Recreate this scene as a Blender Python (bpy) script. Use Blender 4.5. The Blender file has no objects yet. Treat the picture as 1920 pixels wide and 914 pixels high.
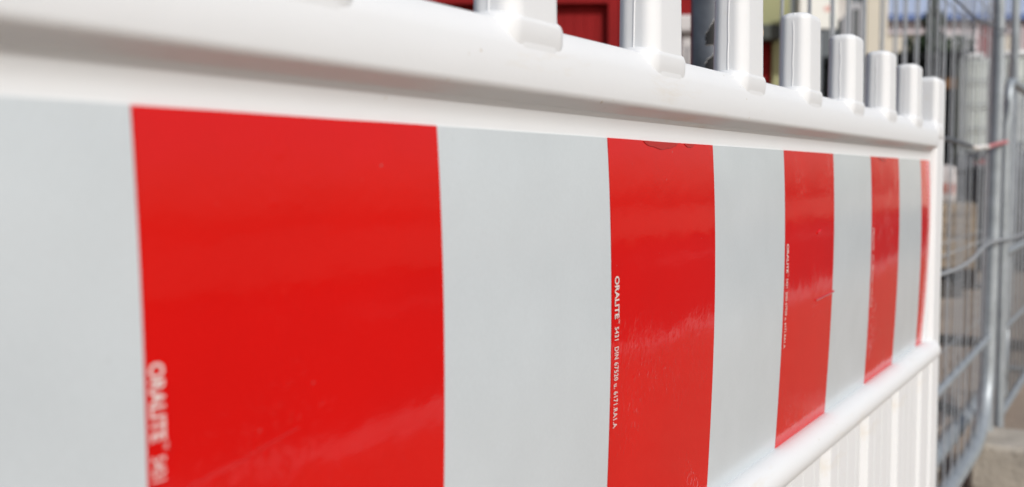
import bpy, bmesh, math, random
from mathutils import Vector, Matrix, noise
random.seed(7)
S = bpy.context.scene
C = S.collection
# ------------------------------------------------------------------ camera
EYE = 0.90
YAW, PITCH, ROLL = 0.5811, 0.0667, -0.0044
fw = Vector((math.cos(YAW), math.sin(YAW), 0)); rt = Vector((math.sin(YAW), -math.cos(YAW), 0)); up = Vector((0, 0, 1))
F = math.cos(PITCH)*fw - math.sin(PITCH)*up; U = math.sin(PITCH)*fw + math.cos(PITCH)*up
R2 = math.cos(ROLL)*rt + math.sin(ROLL)*U; U2 = -math.sin(ROLL)*rt + math.cos(ROLL)*U
cd = bpy.data.cameras.new('camera'); cam = bpy.data.objects.new('camera', cd); C.objects.link(cam)
cam.matrix_world = Matrix(((R2.x, U2.x, -F.x, 0), (R2.y, U2.y, -F.y, 0), (R2.z, U2.z, -F.z, EYE), (0, 0, 0, 1)))
cd.sensor_width = 36; cd.lens = 36*1818.6/1920; cd.clip_start = 0.02; cd.clip_end = 2000
cd.dof.use_dof = True; cd.dof.focus_distance = 0.64; cd.dof.aperture_fstop = 6.5; cd.dof.aperture_blades = 7
S.camera = cam
# ------------------------------------------------------------------ light
SUN = Vector((-0.47, -0.77, 0.62)).normalized()
w = bpy.data.worlds.new('World'); S.world = w; w.use_nodes = True
nt = w.node_tree; bg = nt.nodes['Background']
sky = nt.nodes.new('ShaderNodeTexSky'); sky.sky_type = 'NISHITA'; sky.sun_disc = False
sky.sun_elevation = math.asin(SUN.z); sky.sun_rotation = math.atan2(SUN.x, SUN.y)
sky.air_density = 1.0; sky.dust_density = 2.5
nt.links.new(sky.outputs[0], bg.inputs[0]); bg.inputs[1].default_value = 0.105
ld = bpy.data.lights.new('sun', 'SUN'); ld.energy = 2.65; ld.angle = math.radians(0.6); ld.color = (1, .972, .935)
sun = bpy.data.objects.new('sun', ld); C.objects.link(sun); sun.rotation_euler = SUN.to_track_quat('Z', 'Y').to_euler()
vs = S.view_settings; vs.view_transform = 'Standard'; vs.look = 'None'; vs.gamma = 1; vs.use_curve_mapping = False; vs.exposure = 0.0

# ------------------------------------------------------------------ materials
def mat(name, col, rough=.5, metal=0, var=0., vscale=8., col2=None, bump=0., bscale=60., spec=.5, coat=0.):
    m = bpy.data.materials.new(name); m.use_nodes = True
    n = m.node_tree; b = n.nodes['Principled BSDF']
    b.inputs['Base Color'].default_value = (*col, 1); b.inputs['Roughness'].default_value = rough
    b.inputs['Metallic'].default_value = metal; b.inputs['Specular IOR Level'].default_value = spec
    b.inputs['Coat Weight'].default_value = coat; b.inputs['Coat Roughness'].default_value = .08
    tc = n.nodes.new('ShaderNodeTexCoord')
    if var or col2:
        t = n.nodes.new('ShaderNodeTexNoise'); t.inputs['Scale'].default_value = vscale; t.inputs['Detail'].default_value = 6
        n.links.new(tc.outputs['Object'], t.inputs['Vector'])
        r = n.nodes.new('ShaderNodeValToRGB'); r.color_ramp.elements[0].position = .3; r.color_ramp.elements[1].position = .7
        c2 = col2 or tuple(max(0, c*(1-var)) for c in col)
        r.color_ramp.elements[0].color = (*c2, 1); r.color_ramp.elements[1].color = (*col, 1)
        n.links.new(t.outputs[0], r.inputs[0]); n.links.new(r.outputs[0], b.inputs['Base Color'])
    if bump:
        t2 = n.nodes.new('ShaderNodeTexNoise'); t2.inputs['Scale'].default_value = bscale; t2.inputs['Detail'].default_value = 4
        n.links.new(tc.outputs['Object'], t2.inputs['Vector'])
        bp = n.nodes.new('ShaderNodeBump'); bp.inputs['Strength'].default_value = 1; bp.inputs['Distance'].default_value = bump
        n.links.new(t2.outputs[0], bp.inputs['Height']); n.links.new(bp.outputs[0], b.inputs['Normal'])
    return m

def white_plastic():
    m = bpy.data.materials.new('white_plastic'); m.use_nodes = True
    n = m.node_tree; L = n.links.new; b = n.nodes['Principled BSDF']; N = n.nodes.new
    b.inputs['Roughness'].default_value = .5
    tc = N('ShaderNodeTexCoord')
    # faint yellowish grime in streaks plus sparse dark specks
    mp = N('ShaderNodeMapping'); mp.inputs['Scale'].default_value = (6, 30, 30); L(tc.outputs['Object'], mp.inputs['Vector'])
    a = N('ShaderNodeTexNoise'); a.inputs['Scale'].default_value = 1; a.inputs['Detail'].default_value = 8; a.inputs['Roughness'].default_value = .7; L(mp.outputs[0], a.inputs['Vector'])
    ra = N('ShaderNodeValToRGB'); ra.color_ramp.elements[0].position = .60; ra.color_ramp.elements[1].position = .80
    ra.color_ramp.elements[0].color = (.715, .735, .750, 1); ra.color_ramp.elements[1].color = (.66, .63, .57, 1); L(a.outputs[0], ra.inputs[0])
    s = N('ShaderNodeTexNoise'); s.inputs['Scale'].default_value = 230; s.inputs['Detail'].default_value = 2; L(tc.outputs['Object'], s.inputs['Vector'])
    s2 = N('ShaderNodeTexNoise'); s2.inputs['Scale'].default_value = 14; L(tc.outputs['Object'], s2.inputs['Vector'])
    ad = N('ShaderNodeMath'); ad.operation = 'MULTIPLY'; L(s.outputs[0], ad.inputs[0]); L(s2.outputs[0], ad.inputs[1])
    rs = N('ShaderNodeValToRGB'); rs.color_ramp.elements[0].position = .455; rs.color_ramp.elements[1].position = .50; L(ad.outputs[0], rs.inputs[0])
    mx = N('ShaderNodeMixRGB'); mx.inputs[2].default_value = (.50, .45, .38, 1); L(rs.outputs[0], mx.inputs[0]); L(ra.outputs[0], mx.inputs[1])
    L(mx.outputs[0], b.inputs['Base Color'])
    t = N('ShaderNodeTexNoise'); t.inputs['Scale'].default_value = 35; t.inputs['Detail'].default_value = 3; L(tc.outputs['Object'], t.inputs['Vector'])
    bp = N('ShaderNodeBump'); bp.inputs['Distance'].default_value = .0006; bp.inputs['Strength'].default_value = .6; L(t.outputs[0], bp.inputs['Height']); L(bp.outputs[0], b.inputs['Normal'])
    b.inputs['Subsurface Weight'].default_value = .0
    return m

def foil(name, col, rough, fine, spec=.5, bubbles=.00014):
    """retroreflective sheeting: gloss film with waves, a band of trapped bubbles, a vertical seam and a fine weave"""
    m = bpy.data.materials.new(name); m.use_nodes = True
    n = m.node_tree; L = n.links.new; b = n.nodes['Principled BSDF']; N = n.nodes.new
    b.inputs['Base Color'].default_value = (*col, 1); b.inputs['Roughness'].default_value = rough; b.inputs['Specular IOR Level'].default_value = spec
    tc = N('ShaderNodeTexCoord'); O = tc.outputs['Object']
    def noi(scale, det, mapscale=None):
        t = N('ShaderNodeTexNoise'); t.inputs['Scale'].default_value = scale; t.inputs['Detail'].default_value = det
        if mapscale:
            mp = N('ShaderNodeMapping'); mp.inputs['Scale'].default_value = mapscale; L(O, mp.inputs['Vector']); L(mp.outputs[0], t.inputs['Vector'])
        else: L(O, t.inputs['Vector'])
        return t.outputs[0]
    def mul(a, k):
        q = N('ShaderNodeMath'); q.operation = 'MULTIPLY'
        L(a, q.inputs[0])
        if isinstance(k, (int, float)): q.inputs[1].default_value = k
        else: L(k, q.inputs[1])
        return q.outputs[0]
    def add(a, c):
        q = N('ShaderNodeMath'); q.operation = 'ADD'; L(a, q.inputs[0]); L(c, q.inputs[1]); return q.outputs[0]
    def ramp(a, p0, p1):
        r = N('ShaderNodeMapRange'); r.inputs[1].default_value = p0; r.inputs[2].default_value = p1; L(a, r.inputs[0]); return r.outputs[0]
    h = mul(noi(14, 2), .00042)
    h = add(h, mul(noi(70, 3), .00012))
    mask = ramp(noi(11, 2), .51, .66)
    bub = mul(ramp(noi(1, 2, (420, 420, 190)), .55, .75), mask)
    h = add(h, mul(bub, bubbles))
    h = add(h, mul(noi(1400, 1), fine))
    bp = N('ShaderNodeBump'); bp.inputs['Strength'].default_value = 1; bp.inputs['Distance'].default_value = 1.0
    L(h, bp.inputs['Height']); L(bp.outputs[0], b.inputs['Normal'])
    rg = N('ShaderNodeMapRange'); rg.inputs[1].default_value = .35; rg.inputs[2].default_value = .7; rg.inputs[3].default_value = rough*.9; rg.inputs[4].default_value = rough*(1.35 if bubbles else .9)
    L(noi(30, 5), rg.inputs[0]); L(rg.outputs[0], b.inputs['Roughness'])
    # slight uneven colour of the film and pin specks
    r = N('ShaderNodeValToRGB'); e = r.color_ramp.elements; e[0].position = .15; e[1].position = .9
    e[0].color = (*[c*.93 for c in col], 1); e[1].color = (*[min(1, c*1.03) for c in col], 1)
    L(noi(16, 2), r.inputs[0])
    sp = ramp(noi(330, 1), .79, .86)
    mx = N('ShaderNodeMixRGB'); mx.inputs[2].default_value = (*[min(1, c*.55+.10) for c in col], 1); L(sp, mx.inputs[0]); L(r.outputs[0], mx.inputs[1])
    wv = N('ShaderNodeMixRGB'); wv.blend_type = 'MULTIPLY'; wv.inputs[0].default_value = 1
    wr = N('ShaderNodeMapRange'); wr.inputs[1].default_value = .3; wr.inputs[2].default_value = .7; wr.inputs[3].default_value = .955; wr.inputs[4].default_value = 1.0
    L(noi(1, 2, (1500, 1500, 500)), wr.inputs[0]); L(mx.outputs[0], wv.inputs[1]); L(wr.outputs[0], wv.inputs[2])
    L(wv.outputs[0], b.inputs['Base Color'])
    return m

M = dict(
    plastic=white_plastic(),
    red=foil('red_reflective_film', (.625, .006, .004), .075, .000003, spec=.42),
    white=foil('white_reflective_film', (.560, .610, .640), .22, .000008, bubbles=.0),
    ink=mat('white_print', (.72, .62, .60), .4),
    crease=mat('crease_red', (.50, .009, .006), .2),
    peel=mat('peeled_red', (.42, .015, .010), .3),
    brown=mat('bolt_hole_brown', (.40, .30, .20), .7),
    rubber=mat('recycled_rubber', (.035, .034, .033), .8, var=.3, bump=.002),
    galv=mat('galvanised_steel', (.40, .44, .47), .5, .45, var=.25, vscale=25, bump=.0004, bscale=90),
    galvd=mat('dull_galvanised_steel', (.16, .175, .20), .42, .5, var=.45, vscale=40),
    wire=mat('mesh_wire', (.38, .41, .44), .6, .0, var=.2, vscale=40),
    cable=mat('grey_cable', (.30, .32, .34), .6),
    black=mat('black_foil', (.006, .006, .007), .5),
    scuff=mat('scuffed_edge', (.42, .41, .40), .6),
    tape_r=mat('faded_red_tape', (.52, .17, .17), .4), tape_w=mat('white_tape', (.8, .78, .75), .4),
    fade=mat('faded_pink_red', (.46, .22, .19), .6, var=.3, vscale=9),
    concrete=mat('concrete', (.46, .42, .36), .9, var=.3, vscale=14, bump=.004, bscale=70),
    yard=mat('sandy_gravel', (.35, .285, .225), .95, vscale=2.3, col2=(.24, .195, .155), bump=.01, bscale=45),
    paving=mat('pale_paving', (.36, .255, .175), .85, var=.25, vscale=5, bump=.003),
    kerb=mat('kerb_stone', (.80, .78, .74), .8, var=.15, vscale=9),
    asphalt=mat('asphalt', (.055, .055, .057), .85, var=.3, vscale=20, bump=.004, bscale=120),
    paint=mat('road_paint', (.75, .75, .72), .7),
    redwood=mat('red_painted_boards', (.25, .009, .010), .8, var=.25, vscale=5, spec=.2, bump=.001, bscale=30),
    reddark=mat('dark_red_cladding', (.24, .010, .012), .6, var=.3, vscale=3),
    green=mat('yellow_green_render', (.36, .37, .20), .9, var=.12, vscale=2),
    darktrim=mat('dark_trim', (.04, .05, .045), .6),
    palegrey=mat('pale_grey_metal', (.52, .50, .50), .5, var=.1),
    slate=mat('slate_grey_panel', (.085, .105, .125), .5, var=.2, vscale=1.5),
    frame=mat('light_window_frame', (.33, .34, .38), .5),
    glass=mat('window_glass', (.03, .045, .055), .08),
    cream=mat('cream_render', (.60, .56, .48), .9, var=.1, vscale=1),
    bluemetal=mat('blue_metal_roof', (.38, .45, .60), .6, var=.04, vscale=.5),
    bluetrim=mat('blue_gutter', (.08, .14, .33), .5),
    pinkwhite=mat('pale_fascia', (.52, .47, .50), .7),
    hallgrey=mat('pale_grey_cladding', (.42, .43, .44), .7, var=.15, vscale=1),
    container=mat('dark_container_steel', (.010, .011, .013), .9, var=.4, vscale=4, spec=.15),
    orange=mat('rust_orange_paint', (.17, .075, .02), .6, var=.5, vscale=6),
    tank=mat('milky_tank_plastic', (.74, .80, .76), .35, var=.12, vscale=5),
    tankcap=mat('white_tank_cap', (.8, .82, .82), .4),
    skip=mat('dark_brown_steel', (.03, .022, .018), .9, col2=(.009, .008, .008), vscale=3, spec=.15),
    sand=mat('building_sand', (.38, .31, .22), .95, vscale=11, col2=(.23, .19, .15), bump=.01, bscale=40),
    strip=mat('dark_pallet_and_strips', (.045, .037, .03), .9, var=.4, vscale=9),
    post=mat('grey_painted_post', (.26, .28, .25), .7, var=.1),
    sign=mat('white_sign_plate', (.72, .74, .70), .45, var=.05),
    pink=mat('faded_red_print', (.66, .42, .38), .6), greenprint=mat('faded_green_print', (.42, .55, .46), .6),
    dish=mat('white_dish_paint', (.62, .60, .56), .5),
    bark=mat('bark', (.07, .05, .035), .9),
    leaf=mat('dark_evergreen_leaf', (.03, .062, .022), .7, col2=(.010, .022, .010), vscale=3),
    leaf2=mat('mid_green_leaf', (.045, .075, .022), .7, col2=(.02, .04, .015), vscale=3),
)
# ------------------------------------------------------------------ helpers
def box(bm, x0, x1, y0, y1, z0, z1, bev=0, seg=2):
    v = [bm.verts.new((x, y, z)) for x in (x0, x1) for y in (y0, y1) for z in (z0, z1)]
    fs = [bm.faces.new([v[i] for i in q]) for q in ((0, 1, 3, 2), (4, 6, 7, 5), (0, 4, 5, 1), (2, 3, 7, 6), (0, 2, 6, 4), (1, 5, 7, 3))]
    if bev:
        es = list({e for f in fs for e in f.edges})
        bmesh.ops.bevel(bm, geom=es, offset=bev, segments=seg, affect='EDGES', profile=.5)
def tube(bm, pts, r, seg=10, caps=True):
    pts = [Vector(p) for p in pts]; rings = []; n = len(pts)
    ref = Vector((0, 0, 1)) if abs((pts[-1]-pts[0]).normalized().z) < .8 else Vector((1, 0, 0))
    for i, p in enumerate(pts):
        t = (pts[min(i+1, n-1)]-pts[max(i-1, 0)]).normalized()
        a = t.cross(ref)
        if a.length < 1e-3: a = t.cross(Vector((0, 1, 0)))
        a.normalize(); b = t.cross(a)
        rings.append([bm.verts.new(p + r*(math.cos(2*math.pi*k/seg)*a + math.sin(2*math.pi*k/seg)*b)) for k in range(seg)])
    for i in range(n-1):
        for k in range(seg):
            bm.faces.new((rings[i][k], rings[i][(k+1) % seg], rings[i+1][(k+1) % seg], rings[i+1][k]))
    if caps: bm.faces.new(rings[0]); bm.faces.new(rings[-1])
def loft(bm, rings, caps=True):
    R = [[bm.verts.new(p) for p in r] for r in rings]; n = len(R[0])
    for i in range(len(R)-1):
        for k in range(n): bm.faces.new((R[i][k], R[i][(k+1) % n], R[i+1][(k+1) % n], R[i+1][k]))
    if caps: bm.faces.new(R[0]); bm.faces.new(R[-1])
def arc(p, c, q, k=6):
    p, c, q = Vector(p), Vector(c), Vector(q)
    return [p*(1-t)**2 + c*2*t*(1-t) + q*t*t for t in [i/k for i in range(k+1)]]
def prism(bm, poly, y0, y1):
    """outline in x-z given a thickness in y"""
    a = [bm.verts.new((x, y0, z)) for x, z in poly]; b = [bm.verts.new((x, y1, z)) for x, z in poly]
    bm.faces.new(a); bm.faces.new(b)
    for i in range(len(poly)): j = (i+1) % len(poly); bm.faces.new((a[i], a[j], b[j], b[i]))
def obj(name, bm, m, parent=None, loc=None, smooth=False, shift=None, wn=False):
    if shift: bmesh.ops.translate(bm, vec=shift, verts=bm.verts)
    bmesh.ops.recalc_face_normals(bm, faces=bm.faces)
    if smooth or wn:
        for e in bm.edges:
            if len(e.link_faces) != 2 or e.calc_face_angle(0) > math.radians(50): e.smooth = False
    me = bpy.data.meshes.new(name); bm.to_mesh(me); bm.free()
    for p in me.polygons: p.use_smooth = smooth or wn
    me.materials.append(M[m] if isinstance(m, str) else m)
    o = bpy.data.objects.new(name, me); C.objects.link(o)
    if parent: o.parent = parent
    if loc: o.location = loc
    if wn:
        k = o.modifiers.new('weighted', 'WEIGHTED_NORMAL'); k.keep_sharp = True; k.weight = 100
    return o
def tag(o, label=None, cat=None, group=None, kind=None):
    if label: o['label'] = label
    if cat: o['category'] = cat
    if group: o['group'] = group
    if kind: o['kind'] = kind
    return o
def thing(name, label, cat, loc=(0, 0, 0), rz=0, group=None):
    o = bpy.data.objects.new(name, None); o.empty_display_size = .2; C.objects.link(o); o.location = loc; o.rotation_euler = (0, 0, rz)
    return tag(o, label, cat, group)
FR = YAW - math.pi/2          # turn that makes local x run to the right and local y run away from the lens
def yard(depth, right, z=0):  # a spot in the yard: metres ahead and metres to the right
    p = fw*depth + rt*right
    return (p.x, p.y, z)
def NB(): return bmesh.new()

# ------------------------------------------------------------------ setting
def sheet(name, x0, x1, y0, y1, z, m, n=1):
    bm = NB()
    v = [bm.verts.new(p) for p in ((x0, y0, z), (x1, y0, z), (x1, y1, z), (x0, y1, z))]; bm.faces.new(v)
    return tag(obj(name, bm, m), kind='structure')
sheet('yard_ground', -300, 600, -1.52, 600, 0, 'yard')
sheet('pavement', -60, 120, -1.519, .17, .004, 'paving')
bm = NB(); box(bm, -60, 120, -1.70, -1.521, -.15, .012, .012); tag(obj('kerb', bm, 'kerb'), kind='structure')
sheet('road', -300, 600, -8.5, -1.69, -.11, 'asphalt')
bm = NB()
for i in range(14):
    x = -12 + i*6
    v = [bm.verts.new(p) for p in ((x, -5.15, -.106), (x+3, -5.15, -.106), (x+3, -5.03, -.106), (x, -5.03, -.106))]; bm.faces.new(v)
tag(obj('road_marking', bm, 'paint'), kind='structure')
bm = NB(); box(bm, -300, 600, -300, -8.5, -.3, .01); tag(obj('far_verge', bm, 'paving'), kind='structure')

# ------------------------------------------------------------------ the barrier (board axis = world X)
D = .2573; BY = .258
BSH = (0, -BY, EYE)          # board measurements are from the lens height; the empty stands on the ground
ZT, ZB = .0228, -.2285
def bulge(z):
    t = min(1.05, max(0, (ZT - z)/(ZT-ZB)))
    return .0036*4*t*(1-t) - .00166*t + .0036*t*(1-t)*(1-2*t)
bar = thing('traffic_barrier', 'white plastic site barrier with red and white reflective stripes and blunt pegs along the top', 'barrier', (0, BY, 0))
XL, XR = -.44, 1.516
# back board
bm = NB()
zs = [.040, .0365, .0345, .0325, .0305, .0285, .0265] + [ZT - (ZT-ZB)*i/30 for i in range(31)] + [-.235, -.245]
cove = lambda z: -.0034*max(0, min(1, (z-.0262)/.0100))**2
rows = [[(x, D - bulge(z) + .0006 + cove(z), z) for z in zs] + [(x, .282, zs[-1]), (x, .282, zs[0])] for x in (XL+.03, XR-.03)]
loft(bm, rows); obj('board', bm, 'plastic', bar, shift=BSH, wn=True)
# top rail: sloping shoulder, face, rolled underside
half = [(.0750, 0.0), (.0744, .0042), (.0729, .0072), (.0662, .0110), (.0642, .0121), (.0610, .0130), (.0540, .0136), (.0440, .0136), (.0424, .0131), (.0408, .0119), (.0394, .0099), (.0378, .0068), (.0362, .0040), (.0348, .0016), (.0330, -.004)]
YC = .2600
def rail_ring(x, k=1., dz=0):
    zc = .055
    f = [(x, YC-.001 - n*k, zc + (z-zc)*k) for z, n in half]
    b = [(x, YC+.001 + n*k, zc + (z-zc)*k) for z, n in reversed(half[:-1])]
    return f + b
bm = NB()
ends = [(0, .62), (.003, .80), (.007, .92), (.012, .985), (.017, 1.)]
rr = [rail_ring(XL+.02+e, k) for e, k in ends] + [rail_ring(x) for x in (0, .5, 1.0)] + [rail_ring(1.460-e, k) for e, k in reversed(ends)]
loft(bm, rr); obj('top_rail', bm, 'plastic', bar, shift=BSH, smooth=True)
# lower rail
bm = NB()
tube(bm, [(XL+.02, .2555, -.2450)] + [(x, .2555, -.2450) for x in (0, .4, .8, 1.2)] + [(1.470, .2555, -.2450)], .0155, 28)
obj('lower_rail', bm, 'plastic', bar, shift=BSH, smooth=True)
bm = NB(); box(bm, XL+.03, XR-.03, .236, .280, -.815, -.775, .012, 4); obj('bottom_rail', bm, 'plastic', bar, shift=BSH, wn=True)
# end posts
for x0, x1 in ((1.455, XR), (XL, XL+.06)):
    bm = NB(); box(bm, x0, x1, .2485, .2795, -.875, .1395, .0085, 4)
    obj('end_post', bm, 'plastic', bar, shift=BSH, wn=True)
    bm = NB(); c = (x0+x1)/2
    box(bm, c-.11, c+.11, .258-.38, .258+.38, -.895, -.79, .02, 3); obj('foot', bm, 'rubber', bar, shift=BSH, wn=True)
# pegs
def octa(hx, hy, c, z, rr_=.0034, ex=1.):
    d = c*ex
    P = [(-hx, -hy+c), (-hx+d, -hy), (hx-d, -hy), (hx, -hy+c), (hx, hy-c), (hx-d, hy), (-hx+d, hy), (-hx, hy-c)]
    out = []
    for i, p in enumerate(P):
        p = Vector(p); a = (Vector(P[i-1])-p); b = (Vector(P[(i+1) % 8])-p)
        r = min(rr_, a.length*.4, b.length*.4)
        for q in arc((p+a.normalized()*r).to_3d(), p.to_3d(), (p+b.normalized()*r).to_3d(), 3): out.append((q.x, q.y, z))
    return out
HX, HY, CH = .0231, .0140, .0062
PEGY = .2600
def peg(seed):
    random.seed(seed)
    bm = NB(); T = .1415
    lv = [(.045, 1.0), (.074, 1.0), (.0765, .995), (.1, .985), (.125, .972)]
    lv += [(T-.006+.006*math.sin(a), .970 - .0058/HX*(1-math.cos(a))) for a in [i*math.pi/2/5 for i in range(6)]]
    rings = []
    for z, k in lv:
        d = HX*(1-k)
        rings.append(octa(HX-d, HY-d, max(.003, CH-d*.3), z))
    loft(bm, rings)
    # mould seam down both narrow sides and over the top
    for s in (-1, 1):
        y = random.uniform(-.0008, .0008)
        pts = [(s*(HX-.0002), y+.0004, .060)] + [(s*(HX*k-.0001), y + random.uniform(-.00035, .00035), z) for z, k in [(.075, .996), (.088, .99), (.10, .985), (.112, .979), (.124, .972), (.1325, .968)]] + [(s*(HX-.0025), y, T-.0012), (s*(HX-.009), y*.5, T-.0002)]
        tube(bm, pts, .00062, 6)
    # flared collar that laps over the rail
    bmc = NB()
    cx_, y0, y1 = HX+.0062, -.0238, .0275
    ring = lambda k, z, i=0, q=0: octa(cx_*k-i, .0149-i-q, .0075, z, .0050, 1.1)
    loft(bmc, [ring(1.04, .0540, 0, .0030), ring(1.03, .0605, 0, .0017), ring(1.01, .0665, 0, .0003), ring(1.0, .0725), ring(1, .0750, .0007), ring(1, .0768, .0022), ring(1, .0779, .0045), ring(1, .0783, .0075)])
    me = bpy.data.meshes.new('tmp'); bmc.to_mesh(me); bmc.free(); bm.from_mesh(me); bpy.data.meshes.remove(me)
    return bm
pegx = [.4002 + .1526*i for i in range(-5, 7)]
for i, x in enumerate(pegx):
    o = obj('peg', peg(i), 'plastic', bar, loc=(x, PEGY-BY, EYE), wn=True)
    if i in (7, 9):
        b2 = NB(); bmesh.ops.create_cone(b2, cap_ends=True, segments=20, radius1=.0042, radius2=.0042, depth=.0012)
        bmesh.ops.scale(b2, vec=(.62, 1, 1), verts=b2.verts)
        bmesh.ops.rotate(b2, matrix=Matrix.Rotation(math.pi/2, 3, 'X'), verts=b2.verts); bmesh.ops.rotate(b2, matrix=Matrix.Rotation(math.radians(45), 3, 'Z'), verts=b2.verts)
        bmesh.ops.translate(b2, vec=(HX-CH*.5-.0005, -HY+CH*.5+.0004, .109), verts=b2.verts)
        obj('bolt_hole', b2, 'brown', o)
    bm = NB()                    # the picket below the lower rail
    loft(bm, [octa(.067, .0135, .009, z, .003) for z in (-.243, -.5, -.79)])
    for s in (-.030, .006, .040):
        box(bm, s-.0006, s+.0006, -.0139, -.013, -.785, -.262)
    obj('picket', bm, 'plastic', bar, loc=(x-.012, .2630-BY, EYE), wn=True)
bm = NB(); loft(bm, [octa(.034, .0135, .006, z, .003) for z in (-.243, -.5, -.79)]); obj('picket', bm, 'plastic', bar, loc=(1.418, .2630-BY, EYE), wn=True)
# collar like foot of the end peg
bm = NB(); box(bm, 1.446, 1.505, .2462, .283, .048, .0785, .011, 4); obj('end_collar', bm, 'plastic', bar, shift=BSH, wn=True)

# reflective sheeting, each field its own piece of film
top = [.1826, .3332, .4899, .6485, .8063, .9586, 1.1089, 1.2509, 1.3858, 1.4516]
bot = [.1826, .3332, .4895, .6470, .7995, .9500, 1.1065, 1.2467, 1.3920, 1.4330]
for k in range(1, 5):
    top.insert(0, .1826-.151*k if k < 4 else -.40); bot.insert(0, top[0])
def film(name, xt0, xt1, xb0, xb1, m, lift, end=False):
    bm = NB(); nz, nx = 44, 10; g = []
    for j in range(nz+1):
        t = j/nz*1.03; z = ZT + (ZB-ZT)*t; r = []
        for i in range(nx+1):
            s = i/nx
            a = xt0+(xb0-xt0)*t; b = xt1+(xb1-xt1)*t
            if end: b += .006*4*t*(1-t) - .002
            zz = z + (.0003*noise.noise(Vector((a*9+s*2, 3.1, 0))) if j == 0 else 0)
            r.append(bm.verts.new((a+(b-a)*s, D - bulge(z) - lift, zz)))
        g.append(r)
    for j in range(nz):
        for i in range(nx): bm.faces.new((g[j][i], g[j][i+1], g[j+1][i+1], g[j+1][i]))
    ed = [e for e in bm.edges if e.is_boundary]
    q = bmesh.ops.extrude_edge_only(bm, edges=ed)
    vs_ = [v for v in q['geom'] if isinstance(v, bmesh.types.BMVert)]
    bmesh.ops.translate(bm, vec=(0, .0009, 0), verts=vs_)
    o = obj(name, bm, m, bar, shift=BSH, smooth=True)
    return o
def text_mesh(body, length, cap, bold=0., spacing=1.):
    cu = bpy.data.curves.new('t', 'FONT'); cu.body = body; cu.size = 1; cu.offset = bold; cu.space_character = spacing; cu.resolution_u = 4
    to = bpy.data.objects.new('t', cu); C.objects.link(to)
    dg = bpy.context.evaluated_depsgraph_get(); me = bpy.data.meshes.new_from_object(to.evaluated_get(dg))
    bpy.data.objects.remove(to); bpy.data.curves.remove(cu)
    xs = [v.co.x for v in me.vertices]; x0, x1 = min(xs), max(xs)
    caph = .70
    for v in me.vertices:
        v.co = Vector(((v.co.x-x0)/(x1-x0)*length, v.co.y/caph*cap, 0))
    return me
logo = text_mesh('ORALITE', .0245, .0052, .024, 1.0)
tm = text_mesh('TM', .0022, .0018)
spec = text_mesh('5431  DIN 67520 u. 6171.RA1.A', 0.0590, .0049, .014, 1.1)
n0 = 4
for i in range(len(top)-1):
    red = (i - n0) % 2 == 0
    gapl = .0006 if red else 0.
    o = film('red_stripe' if red else 'white_stripe', top[i]+gapl, top[i+1]-(.0003 if red else 0), bot[i]+gapl, bot[i+1]-(.0003 if red else 0), 'red' if red else 'white', .0003 if red else .0001, end=(i == len(top)-2))
    if red and 2 < i < len(top)-2:
        bm = NB()
        for me, z0, dx in ((logo, -.0560, 0), (tm, -.0812, .0042), (spec, -.0853, 0)):
            b2 = NB(); b2.from_mesh(me)
            for v in b2.verts:
                zz = z0 - v.co.x
                t = (ZT-zz)/(ZT-ZB); xe = top[i]+(bot[i]-top[i])*t
                v.co = Vector((xe + (.0014 if i == n0 else .0034) + dx + v.co.y, D - bulge(zz) - .0009, zz))
            mm = bpy.data.meshes.new('x'); b2.to_mesh(mm); b2.free(); bm.from_mesh(mm); bpy.data.meshes.remove(mm)
        pr = obj('printed_text', bm, 'ink', None); pr.parent = o; pr.data.transform(Matrix.Translation(BSH))
def on_board(x, z, lift=.0006): return (x, D - bulge(z) - lift, z)
def ridge(pts, r, m, name):
    bm = NB(); tube(bm, [on_board(x, z, r*.25) for x, z in pts], r, 6); return obj(name, bm, m, bar, shift=BSH, smooth=True)
ridge([(.190, -.1010), (.200, -.0975), (.210, -.0965), (.219, -.0952), (.226, -.0930), (.233, -.0917), (.246, -.0893)], .00035, 'crease', 'film_crease')
ridge([(.897, -.1130), (.912, -.1127), (.925, -.1120), (.940, -.1116), (.957, -.1106)], .0012, 'crease', 'film_crease')
ridge([(.898, -.0512), (.903, -.0500), (.908, -.0490)], .0013, 'red', 'film_blister')
ridge([(.5725, -.030), (.5732, -.062), (.5728, -.095), (.5736, -.120), (.5730, -.142)], .00022, 'crease', 'film_crease')
def scallop(x0, x1, depth, seed):
    random.seed(seed); bm = NB(); n = 18; a = []; b = []
    for i in range(n+1):
        s = i/n; x = x0+(x1-x0)*s
        dz = depth*(math.sin(math.pi*s)**.7)*(1+.25*noise.noise(Vector((s*5, seed, 0))))
        a.append(bm.verts.new(on_board(x, ZT-.0002, .0007))); b.append(bm.verts.new(on_board(x, ZT-.0004-dz, .0007)))
    for i in range(n): bm.faces.new((a[i], a[i+1], b[i+1], b[i]))
    obj('peeled_edge', bm, 'peel', bar, shift=BSH)
scallop(.536, .588, .0042, 1); scallop(.598, .615, .0022, 2); scallop(1.145, 1.185, .0042, 3)

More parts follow.
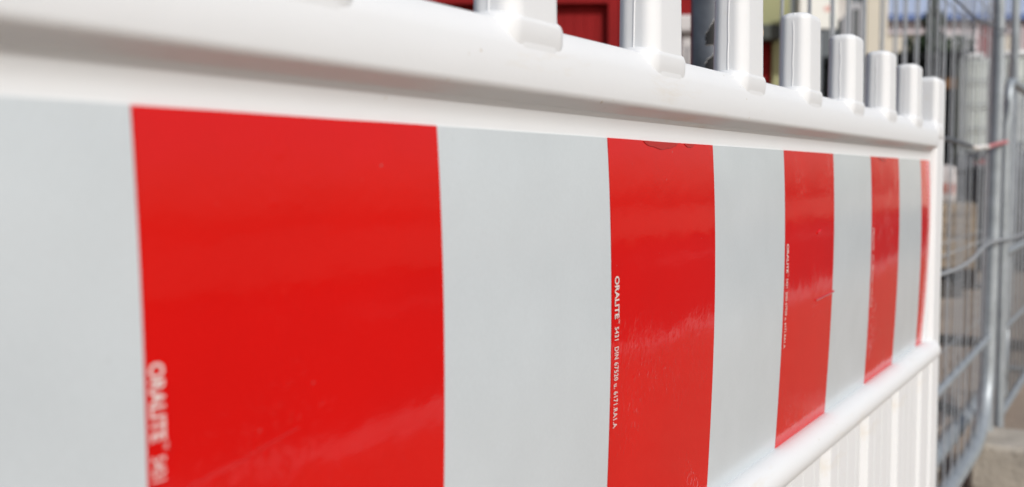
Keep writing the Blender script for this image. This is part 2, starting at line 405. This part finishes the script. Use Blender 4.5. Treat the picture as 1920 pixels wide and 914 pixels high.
# ------------------------------------------------------------------ mesh site fences behind the barrier
def fence(loc, length, height, first, step, name, label, foot_r=.09, dia=.021, lower=True):
    """x along the fence, origin on the ground at the near post"""
    t = thing(name, label, 'fence', loc)
    bm = NB(); tube(bm, [(0, 0, .02), (0, 0, height)], dia, 16); obj('post', bm, 'galvd', t, smooth=True)
    # far post bends into the bottom rail with a wide rounded corner
    bm = NB(); pts = [(length, 0, height), (length, 0, 1.2), (length-.005, 0, .46)] + arc((length-.012, 0, .34), (length-.03, 0, .150), (length-.32, 0, .145), 10) + [(length*.5, 0, .145), (.02, 0, .145)]
    tube(bm, pts, dia, 16); obj('post', bm, 'galv', t, smooth=True)
    bm = NB(); tube(bm, [(length-.012, 0, .03), (length-.012, 0, .36)], dia*.9, 14); obj('post_stub', bm, 'galv', t, smooth=True)
    bm = NB(); tube(bm, [(.02, 0, height-.03), (length-.02, 0, height-.03)], dia*.9, 12); obj('top_rail', bm, 'galv', t, smooth=True)
    bm = NB(); x = first; k = 0
    while x < length-.02:
        j = random.uniform(-.004, .004)
        tube(bm, [(x+j, 0, .155), (x+j*.3, .004*math.sin(k*1.7), height*.5), (x-j, 0, height-.04)], .0018, 6); x += step; k += 1
    for z in (.42, .72, 1.36, 1.62, 1.85):
        tube(bm, [(first-.05 if False else .02, .0035, z), (length-.02, .0035, z)], .0016, 5)
    obj('wire_mesh', bm, 'wire', t, smooth=True)
    if lower:
        bm = NB(); tube(bm, [(.9, 0, .408), (length-.02, 0, .424)], .0095, 10); obj('mid_rail', bm, 'galv', t, smooth=True)
    return t
random.seed(3)
A0 = (.9637, .385, 0)
fa = fence(A0, 2.21, 2.0, .138, .1033, 'fence_panel', 'galvanised wire mesh fence panel directly behind the white barrier with dull near post')
# torn dark sticker on the near post
bm = NB(); bmp = NB()
def patch(bm_, r, off, z0, z1, seed, lo, hi):
    n = 16
    prev = None
    for i in range(n+1):
        z = z0+(z1-z0)*i/n
        jag = .10*noise.noise(Vector((i*.55, seed, 0))) + .12*math.sin(math.pi*i/n)
        al = lo - jag - off + .50*(i/n)**2 if 0 < i < n else hi-.02
        ring = [bm_.verts.new((r*math.cos(al+(hi-al)*q/8), r*math.sin(al+(hi-al)*q/8), z)) for q in range(9)]
        if prev:
            for q in range(8): bm_.faces.new((prev[q], prev[q+1], ring[q+1], ring[q]))
        prev = ring
A_LO = math.radians(-172)   # the jagged side looks out between the pegs
for z0, z1, s in ((1.033, 1.062, 1.3), (1.008, 1.027, 4.2)):
    patch(bm, .0216, -.02, z0, z1, s, A_LO, math.radians(-95)); patch(bmp, .0213, .002, z0-.0006, z1+.0008, s+.15, A_LO, math.radians(-95))
obj('torn_sticker', bm, 'black', fa, smooth=True); obj('sticker_edge', bmp, 'scuff', fa, smooth=True)
bm = NB(); tube(bm, [(.10, .01, 1.022), (.20, .01, 1.012), (.30, .01, 1.0)], .0030, 8); obj('clamp_rod', bm, 'galv', fa, smooth=True)
fb = fence((1.254, .46, 0), 3.04, 2.0, .06, .12, 'fence_panel', 'second galvanised mesh fence panel overlapping behind the first, its far post at the right edge', lower=False)
# concrete feet
def foot(x, y0, y1, label):
    t = thing('concrete_foot', label, 'fence foot', (x, (y0+y1)/2, 0), 0, 'concrete feet of the site fence')
    bm = NB(); h = (y1-y0)/2; box(bm, -.11, .13, -h, h, .001, .145, .018, 3)
    obj('block', bm, 'concrete', t, wn=True)
foot(3.105, -.32, .41, 'pale concrete foot block under the bent fence post at lower right')
foot(2.62, .44, 1.1, 'pale concrete foot block half hidden behind the lowest wires of the fence')
# pedestrian barrier with rounded corner, right
t = thing('pedestrian_barrier', 'low grey tubular pedestrian barrier with rounded top corner just right of the tall fence post', 'barrier', (3.288, .365, 0))
bm = NB(); Lp = 2.1
tube(bm, [(0, 0, .02), (0, 0, 1.05)] + arc((0, 0, 1.12), (0, 0, 1.19), (.08, 0, 1.19), 7) + [(1, 0, 1.19)] + arc((Lp-.08, 0, 1.19), (Lp, 0, 1.19), (Lp, 0, 1.10), 7) + [(Lp, 0, .02)], .0135, 12)
obj('frame', bm, 'galv', t, smooth=True)
for z, r in ((.165, .012), (.425, .006), (.665, .011)):
    bm = NB(); tube(bm, [(.01, 0, z), (Lp-.01, 0, z)], r, 10); obj('rail', bm, 'galv', t, smooth=True)
bm = NB()
for k in range(1, 18): tube(bm, [(.115*k, 0, .16), (.115*k, 0, 1.18)], .0035, 6)
obj('bars', bm, 'wire', t, smooth=True)
for x in (1.7,):
    bm = NB(); tube(bm, [(x, -.25, .015), (x, .25, .015)], .012, 8); tube(bm, [(x, 0, .015), (x, 0, .16)], .012, 8); obj('foot', bm, 'galv', t, smooth=True)
# loose cables and tape on the fence
def hang(name, pts, r, m, label, cat):
    out = []
    for i in range(len(pts)-1):
        p0, p1, p2, p3 = (Vector(pts[max(0, i-1)]), Vector(pts[i]), Vector(pts[i+1]), Vector(pts[min(len(pts)-1, i+2)]))
        for k in range(6):
            s = k/6
            out.append(.5*((2*p1)+(p2-p0)*s+(2*p0-5*p1+4*p2-p3)*s*s+(-p0+3*p1-3*p2+p3)*s**3))
    out.append(Vector(pts[-1]))
    bm = NB(); tube(bm, out, r, 8); return tag(obj(name, bm, m, smooth=True), label, cat)
hang('cable', [(1.75, .376, .735), (2.12, .372, .695), (2.27, .372, .689), (2.51, .372, .684), (2.71, .372, .691), (2.89, .372, .709), (3.02, .368, .717), (3.16, .352, .716), (3.40, .348, .711), (3.91, .345, .709)], .0045, 'cable', 'thick grey cable sagging along the fence wires at mid height', 'cable')
hang('steel_cable', [(2.20, .372, 1.30), (2.36, .372, 1.291), (2.45, .372, 1.290), (2.64, .372, 1.289), (2.79, .372, 1.298), (3.05, .37, 1.314), (3.17, .358, 1.322)], .0028, 'galvd', 'thin dark twisted cable slung across the top right of the fence', 'cable')
hang('tie_wire', [(1.9, .374, .984), (2.1, .374, .983), (2.32, .374, .982), (2.5, .374, .979), (2.67, .374, .975)], .0050, 'galvd', 'grey tie wire running level behind the right end of the white barrier', 'wire')
tp = thing('barrier_tape', 'short end of red and white tape knotted round the fence post', 'tape', (2.66, .372, .975))
pts = [(0, 0, 0), (.06, -.004, -.003), (.13, -.004, .003), (.22, -.006, .004), (.34, -.008, .014), (.46, -.014, .022), (.53, -.016, .027)]
for a, b, m in ((0, 3, 'tape_w'), (3, 6, 'tape_r')):
    bm = NB(); tube(bm, pts[a:b+1], .006, 6); obj('white_length' if m == 'tape_w' else 'red_length', bm, m, tp, smooth=False)

# ------------------------------------------------------------------ red shed behind the pegs
t = thing('red_shed', 'red painted timber shed with recessed panels, close behind the pegs of the barrier', 'shed', yard(4.5, 0), FR)
bm = NB(); box(bm, .50, .835, 0, .12, 0, 3.0); box(bm, -3.0, -1.0, 0, .12, 0, 3.0); box(bm, -1.0, .5, 0, .12, 2.05, 3.0); box(bm, -3.0, -2.9, .12, 3, 0, 3.0); box(bm, .735, .835, .12, 3, 0, 3.0); box(bm, -3, .835, 3, 3.1, 0, 3)
obj('wall', bm, 'redwood', t)
bm = NB(); prism(bm, [(-3.25, 2.98), (1.05, 2.98), (1.05, 3.06), (-1.1, 3.9), (-3.25, 3.06)], -.3, 3.3); obj('roof', bm, 'slate', t)
for x0, x1 in ((-.97, -.02), (-.01, .495)):
    bm = NB(); sw = .05
    box(bm, x0, x0+sw, -.005, .045, .02, 2.03); box(bm, x1-sw, x1, -.005, .045, .02, 2.03)
    for z0, z1 in ((.02, .16), (.92, 1.04), (1.70, 2.03)): box(bm, x0+sw, x1-sw, -.004, .045, z0, z1)
    d = obj('door', bm, 'redwood', t)
    bm = NB(); n = max(3, int((x1-x0-2*sw)/.05)); bw = (x1-x0-2*sw)/n
    for i in range(n): box(bm, x0+sw+i*bw+.0003, x0+sw+(i+1)*bw-.0003, .052, .07, .03, 2.02, .0015, 1)
    obj('door_panel', bm, 'redwood', d)
t = thing('electrical_cabinet', 'pale grey street cabinet half hidden beside the red shed', 'cabinet', yard(3.4, .74), FR)
bm = NB(); box(bm, -.15, .06, 0, .3, .08, 1.40, .008); obj('body', bm, 'palegrey', t)
bm = NB(); box(bm, -.17, .08, -.03, .33, 1.40, 1.46, .01); obj('lid', bm, 'palegrey', t)
bm = NB(); box(bm, -.13, .04, -.012, 0.004, .14, 1.36, .004); dd = obj('door', bm, 'palegrey', t)
bm = NB(); box(bm, .01, .025, -.035, -.01, .7, .82, .004); obj('handle', bm, 'darktrim', dd)
bm = NB(); box(bm, -.17, .08, -.02, .32, 0.001, .08, .004); obj('plinth', bm, 'concrete', t)

# ------------------------------------------------------------------ green house with red door
t = thing('green_house', 'yellow green rendered house front with a red door under a dark canopy', 'house', yard(9, 2.0), FR)
bm = NB(); box(bm, -2.5, -.25, 0, 6, 0, 6.0); box(bm, -.25, .40, .0, 6, 2.28, 6.0); box(bm, .40, .555, 0, 6, 0, 6); obj('wall', bm, 'green', t)
bm = NB(); box(bm, -.35, .43, -.18, .05, 2.14, 2.275, .01); obj('canopy', bm, 'darktrim', t)
bm = NB(); box(bm, -.24, .395, .04, .09, .02, 2.27); d = obj('door', bm, 'redwood', t)
bm = NB(); box(bm, .30, .33, -.02, .045, 1.0, 1.14, .004); obj('handle', bm, 'galv', d)
bm = NB(); prism(bm, [(-2.8, 5.95), (.8, 5.95), (-1, 7.6)], -.3, 6.3); obj('roof', bm, 'slate', t)

# ------------------------------------------------------------------ post, sign, dish, grey office block
t = thing('square_post', 'plain grey square post standing before the dark office block', 'post', yard(8, 2.375), FR)
bm = NB(); box(bm, -.055, .055, -.05, .05, 0, 3.2, .006); obj('shaft', bm, 'post', t)
bm = NB(); box(bm, -.09, .09, -.085, .085, 0.001, .02, .004); obj('base_plate', bm, 'galvd', t)
t = thing('notice_sign', 'white notice sign with faded red and green pictograms on a thin pole', 'sign', yard(6, 1.90), FR)
bm = NB(); box(bm, -.14, .095, -.006, .006, 1.805, 2.35, .004); pl = obj('plate', bm, 'sign', t)
bm = NB(); bmesh.ops.create_circle(bm, cap_ends=True, segments=24, radius=.032)
bmesh.ops.rotate(bm, matrix=Matrix.Rotation(math.pi/2, 3, 'X'), verts=bm.verts); bmesh.ops.scale(bm, vec=(.9, 1, .6), verts=bm.verts); bmesh.ops.translate(bm, vec=(.035, -.0075, 1.925), verts=bm.verts)
obj('red_mark', bm, 'pink', pl)
bm = NB(); prism(bm, [(.045, 1.852), (.075, 1.852), (.075, 1.885), (.06, 1.90), (.045, 1.885)], -.0075, -.006); obj('green_mark', bm, 'greenprint', pl)
bm = NB(); tube(bm, [(-.02, .03, 0), (-.02, .03, 2.4)], .022, 12); obj('pole', bm, 'galv', t, smooth=True)
t = thing('satellite_dish', 'off white satellite dish behind the notice sign, fixed to a short mast', 'dish', yard(8.5, 2.71), FR)
bm = NB(); rings = []
for r, y in ((.02, .07), (.1, .062), (.18, .035), (.235, 0), (.238, .008), (.18, .047), (.1, .074), (.02, .082)):
    rings.append([(r*math.cos(a)*.98, y, 2.46+r*1.05*math.sin(a)) for a in [2*math.pi*i/28 for i in range(28)]])
loft(bm, rings); obj('reflector', bm, 'dish', t, smooth=True)
bm = NB(); tube(bm, [(0, .1, 0), (0, .1, 2.5)], .022, 10); obj('mast', bm, 'galvd', t, smooth=True)
bm = NB(); tube(bm, [(0, .06, 2.25), (0, -.22, 2.33)], .008, 8); box(bm, -.03, .03, -.27, -.2, 2.31, 2.37, .008); obj('feed_arm', bm, 'galvd', t)
t = thing('office_block', 'slate grey office block with pale window frames and a cream corner pilaster', 'building', yard(14, 4.0), FR)
bm = NB(); box(bm, -1.2, 1.02, 0, 7, 0, 6.5); obj('wall', bm, 'slate', t)
bm = NB(); box(bm, 1.021, 1.33, -.12, 7, 0, 6.6, .01); obj('pilaster', bm, 'cream', t)
for z0 in (1.2, 2.35, 3.55, 4.7):
    for x0, x1 in ((-.95, -.1), (.70, .98)):
        bm = NB()
        for a, b, c, d_ in ((x0, x1, z0, z0+.09), (x0, x1, z0+.93, z0+1.02), (x0, x0+.05, z0+.09, z0+.93), (x1-.05, x1, z0+.09, z0+.93), ((x0+x1)/2-.02, (x0+x1)/2+.02, z0+.09, z0+.93)): box(bm, a, b, -.06, .0, c, d_)
        f = obj('window', bm, 'frame', t)
        bm = NB(); box(bm, x0+.04, x1-.04, -.03, -.015, z0+.08, z0+.94); obj('pane', bm, 'glass', f)
bm = NB(); box(bm, -1.3, 1.4, -.2, 7.1, 6.6, 6.75); obj('parapet', bm, 'frame', t)

# ------------------------------------------------------------------ far hall with blue roof
t = thing('industrial_hall', 'long cream hall with a blue metal roof and tall red doors, far behind the fence', 'building', yard(30, 15), FR)
bm = NB(); box(bm, -6, 14, 0, 14, 0, 5.25); obj('wall', bm, 'cream', t)
bm = NB(); box(bm, -6.1, 14.1, -.10, -.005, 5.25, 5.50); box(bm, -6.1, 14.1, -.12, -.005, 5.502, 5.70); obj('fascia', bm, 'pinkwhite', t)
bm = NB(); box(bm, -6.3, 14.3, -.45, -.13, 5.62, 5.80, .02); obj('gutter', bm, 'bluetrim', t)
bm = NB()
for i in range(80):
    x = -6.2 + i*.256
    for a, b, dz in ((x, x+.20, 0), (x+.20, x+.256, .008)):
        v = [bm.verts.new(p) for p in ((a, -.40, 5.81+dz), (b, -.40, 5.81+dz), (b, 7, 9.6+dz), (a, 7, 9.6+dz))]; bm.faces.new(v)
        v = [bm.verts.new(p) for p in ((a, 7, 9.6+dz), (b, 7, 9.6+dz), (b, 14.4, 5.81+dz), (a, 14.4, 5.81+dz))]; bm.faces.new(v)
obj('roof', bm, 'bluemetal', t)
for x0, x1 in ((-.80, -.12), (.62, 2.2)):
    bm = NB(); box(bm, x0, x1, -.16, -.11, .05, 5.66)
    for k in range(int((x1-x0)/.17)): box(bm, x0+.06+k*.17, x0+.10+k*.17, -.185, -.155, .1, 5.6)
    d = obj('door', bm, 'reddark', t)
    bm = NB(); box(bm, x0-.12, x0-.003, -.19, -.101, 0, 5.7); box(bm, x1+.003, x1+.12, -.19, -.101, 0, 5.7); obj('door_frame', bm, 'pinkwhite', d)
bm = NB(); box(bm, -2.0, -.93, -.14, -.006, 0, 5.24); obj('cladding_panel', bm, 'hallgrey', t)
for x0, x1, z0, z1 in ((-1.42, -1.18, 4.75, 5.15), (-1.42, -1.18, 3.2, 4.2)):
    bm = NB(); box(bm, x0-.05, x1+.05, -.18, -.145, z0-.05, z1+.05); f = obj('window', bm, 'frame', t)
    bm = NB(); box(bm, x0, x1, -.19, -.181, z0, z1); obj('pane', bm, 'glass', f)
bm = NB(); bmesh.ops.create_uvsphere(bm, u_segments=14, v_segments=8, radius=.11); bmesh.ops.translate(bm, vec=(-.52, -.5, 6.05), verts=bm.verts); tube(bm, [(-.52, -.5, 5.75), (-.52, -.5, 6.0)], .03, 8)
obj('eaves_lamp', bm, 'tankcap', t, smooth=True)

# ------------------------------------------------------------------ trees
def crown(pts, n, size, seed, m, name, parent):
    random.seed(seed); bm = NB()
    for _ in range(n):
        p = pts()
        s = size*random.uniform(.6, 1.3)
        a = Vector((random.uniform(-1, 1), random.uniform(-1, 1), random.uniform(-1, 1))).normalized(); b = a.orthogonal().normalized(); c = a.cross(b)
        v = [bm.verts.new(p + b*s*x + c*s*.45*y) for x, y in ((-1, 0), (0, -1), (1, 0), (0, 1))]
        bm.faces.new(v)
    return obj(name, bm, m, parent)
def conifer(loc, h, r, seed, label):
    t = thing('conifer_tree', label, 'tree', loc)
    bm = NB(); loft(bm, [[(q*math.cos(a), q*math.sin(a), z) for a in [k*math.pi/5 for k in range(10)]] for q, z in ((.11, 0), (.07, h*.5), (.01, h*.97))])
    obj('trunk', bm, 'bark', t, smooth=True)
    def pts():
        u = random.random()**.75; z = h*(.06+.94*(1-u)); rad = r*(u**.8)*(.75+.35*math.sin(z*14))
        a = random.uniform(0, 2*math.pi); q = rad*random.random()**.45
        return Vector((q*math.cos(a), q*math.sin(a), z - .25*q))
    crown(pts, 5200, .07, seed, 'leaf', 'crown', t)
def bush(loc, h, r, seed, m, label):
    t = thing('broadleaf_tree', label, 'tree', loc)
    bm = NB(); tube(bm, [(0, 0, 0), (.03, .02, h*.4), (0, .05, h*.7)], .06, 8)
    for k in range(5): a = k*1.3; tube(bm, [(.02, .02, h*.3), (r*.5*math.cos(a), r*.5*math.sin(a), h*.62)], .025, 6)
    obj('trunk', bm, 'bark', t, smooth=True)
    random.seed(seed); cl = [(Vector((random.uniform(-.7, .7)*r, random.uniform(-.7, .7)*r, h*random.uniform(.28, .86))), random.uniform(.25, .5)*r) for _ in range(16)]
    def pts():
        c, q = random.choice(cl); d = Vector((random.gauss(0, 1), random.gauss(0, 1), random.gauss(0, 1))).normalized()
        return c + d*q*random.random()**.35
    crown(pts, 6000, .065, seed+1, m, 'crown', t)
conifer(yard(20, 8.60), 4.75, 1.15, 11, 'narrow dark conifer whose tip stands up before the blue roof')
bush(yard(18.5, 7.75), 4.3, .95, 12, 'leaf', 'dark evergreen tree left of the pointed conifer, behind the dark container')
bush(yard(19.3, 8.35), 3.9, .5, 15, 'leaf2', 'small mid green tree just left of the pointed conifer, lower than it')

# ------------------------------------------------------------------ yard clutter
t = thing('site_container', 'near black steel container with rusty orange bands, behind the right end of the barrier', 'container', yard(12, 4.60), FR-.36)
bm = NB(); box(bm, -1.1, .93, 0, 2.4, .12, 2.36)
for k in range(13): box(bm, -1.02+k*.15, -.95+k*.15, -.03, .0, .25, 2.2)
obj('body', bm, 'container', t)
bm = NB()
for a in ((-1.12, .95, -.05, .05, .03, .12), (-1.12, .95, -.05, .05, 2.30, 2.40), (-1.12, -1.03, -.05, .05, .12, 2.30), (.86, .95, -.05, .05, .12, 2.30)): box(bm, *a)
obj('frame', bm, 'container', t)
bm = NB(); box(bm, .05, .845, -.055, -.03, 1.95, 2.08, .004); obj('orange_band', bm, 'orange', t)
t = thing('steel_skip', 'dark brown steel skip under the caged liquid tanks', 'skip', yard(9, 5.1), FR-.30)
bm = NB(); prism(bm, [(-.85, .08), (1.5, .08), (1.65, .93), (-1.0, .93)], 0, 1.6); obj('body', bm, 'skip', t)
bm = NB(); box(bm, -1.08, 1.73, -.08, 1.68, .931, .985, .01)
for x in (-.7, -.2, .3, .8, 1.3): box(bm, x, x+.07, -.06, .0, .08, .93)
obj('rim', bm, 'skip', t)
for x in (-.7, 1.1): bm = NB(); box(bm, x, x+.2, .1, 1.5, .001, .08); obj('skid', bm, 'skip', t)
def ibc(loc, label):
    t = thing('liquid_tank', label, 'tank', loc, FR-.40, 'caged liquid tanks on the skip')
    bm = NB(); box(bm, .03, .97, .03, 1.0, .13, 1.0, .06, 3); obj('bottle', bm, 'tank', t, wn=True)
    bm = NB()
    for k in range(8): x = .01+k*.14; tube(bm, [(x, 0, .12), (x, 0, 1.0)], .006, 6); tube(bm, [(x, 1.03, .12), (x, 1.03, 1.0)], .006, 6)
    for k in range(1, 8): y = k*.135; tube(bm, [(0, y, .12), (0, y, 1.0)], .006, 6); tube(bm, [(.99, y, .12), (.99, y, 1.0)], .006, 6)
    for z in (.14, .36, .58, .80, 1.0):
        tube(bm, [(0, -.012, z), (.99, -.012, z), (1.0, 1.04, z), (0, 1.04, z), (0, -.012, z)], .007, 6)
    obj('cage', bm, 'galv', t, smooth=True)
    bm = NB(); box(bm, 0, 1, 0, 1.03, .0, .03); box(bm, 0, 1, 0, 1.03, .09, .125)
    for x in (0, .43, .86): box(bm, x, x+.14, 0.002, 1.028, .03, .09)
    obj('pallet', bm, 'galvd', t)
    bm = NB(); box(bm, .05, .2, .03, .2, 1.0, 1.05, .02); box(bm, .30, .66, .02, .4, 1.0, 1.06, .025); box(bm, .76, .95, .03, .2, 1.0, 1.05, .02); obj('lid', bm, 'tankcap', t, wn=True)
    bm = NB(); tube(bm, [(.5, .02, .2), (.5, -.06, .2)], .04, 10); obj('outlet', bm, 'darktrim', t)
ibc(yard(9.05, 4.15, .986), 'milky white caged liquid tank at the left end of the skip')
ibc(yard(8.62, 5.16, .986), 'milky white caged liquid tank at the right end of the skip')
# pallet of paving blocks with sacks on top
t = thing('block_stack', 'tan stack of paving blocks on a dark pallet seen through the fence', 'stack', yard(8.3, 3.42), FR-.40)
random.seed(21); bm = NB()
for k in range(6):
    for i in range(5):
        dx = random.uniform(-.006, .006); x0 = -.52 + i*.206 + (.0 if k % 2 else .012)
        box(bm, x0+dx, x0+.2+dx, random.uniform(-.008, .008), .9, .125+k*.091, .125+k*.091+.088, .006, 1)
obj('blocks', bm, 'sand', t)
bm = NB()
for x in (-.55, -.06, .42): box(bm, x, x+.1, 0, .95, .001, .09)
box(bm, -.55, .52, .002, .948, .09, .12); obj('pallet', bm, 'strip', t)
def sack(loc, w_, h_, d_, seed, label, rz):
    t = thing('cement_sack', label, 'sack', loc, rz, 'sacks on the block stack')
    bm = NB(); box(bm, -w_/2, w_/2, -d_/2, d_/2, 0, h_); bmesh.ops.subdivide_edges(bm, edges=bm.edges, cuts=7, use_grid_fill=True)
    def shape(v):
        u, q, r = v.x/(w_/2), v.y/(d_/2), (v.z/h_-.5)*2
        k = 1-.16*abs(r)**3; f = 1-.5*max(abs(u), abs(r))**4
        n_ = noise.noise(v*16+Vector((seed, 0, 0)))*.016
        return Vector((v.x*k + n_, v.y*f + n_, max(0, v.z*(1-.10*abs(u)**3)) + n_*.4))
    for v in bm.verts: v.co = shape(v.co)
    b = obj('bag', bm, 'palegrey', t, smooth=True)
    bm = NB(); g = []
    for j in range(5):
        g.append([bm.verts.new(shape(Vector((w_/2*(-.8+1.6*i/8), -d_/2, h_*(.25+.28*j/4)))) + Vector((0, -.004, 0))) for i in range(9)])
    for j in range(4):
        for i in range(8): bm.faces.new((g[j][i], g[j][i+1], g[j+1][i+1], g[j+1][i]))
    obj('red_print', bm, 'fade', b, smooth=True)
p = fw*8.45 + rt*3.78; sack((p.x, p.y, .672), .15, .33, .14, 3, 'white paper sack with faded red print standing on the block stack', FR-.3)
p = fw*8.42 + rt*3.58; sack((p.x, p.y, .672), .24, .22, .18, 8, 'low slumped white sack with faded red print beside the taller sack', FR-.55)
# low dark boxes laid flat on the ground: strips and an offcut
for dep, r, ln, ang, th, label in ((7.75, 3.72, .55, .05, .05, 'short dark batten lying just in front of the block stack'),
                               (5.12, 2.42, .95, -.55, .05, 'long dark batten lying across the yard behind the fence post'),
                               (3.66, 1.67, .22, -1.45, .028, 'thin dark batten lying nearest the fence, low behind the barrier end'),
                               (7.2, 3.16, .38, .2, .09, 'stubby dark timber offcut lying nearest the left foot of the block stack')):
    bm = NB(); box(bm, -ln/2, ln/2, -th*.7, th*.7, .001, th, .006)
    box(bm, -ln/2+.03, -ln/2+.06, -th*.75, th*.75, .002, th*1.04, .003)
    o = tag(obj('dark_strip', bm, 'strip'), label, 'strip', 'dark strips on the yard'); o.location = yard(dep, r); o.rotation_euler = (0, 0, FR+ang)
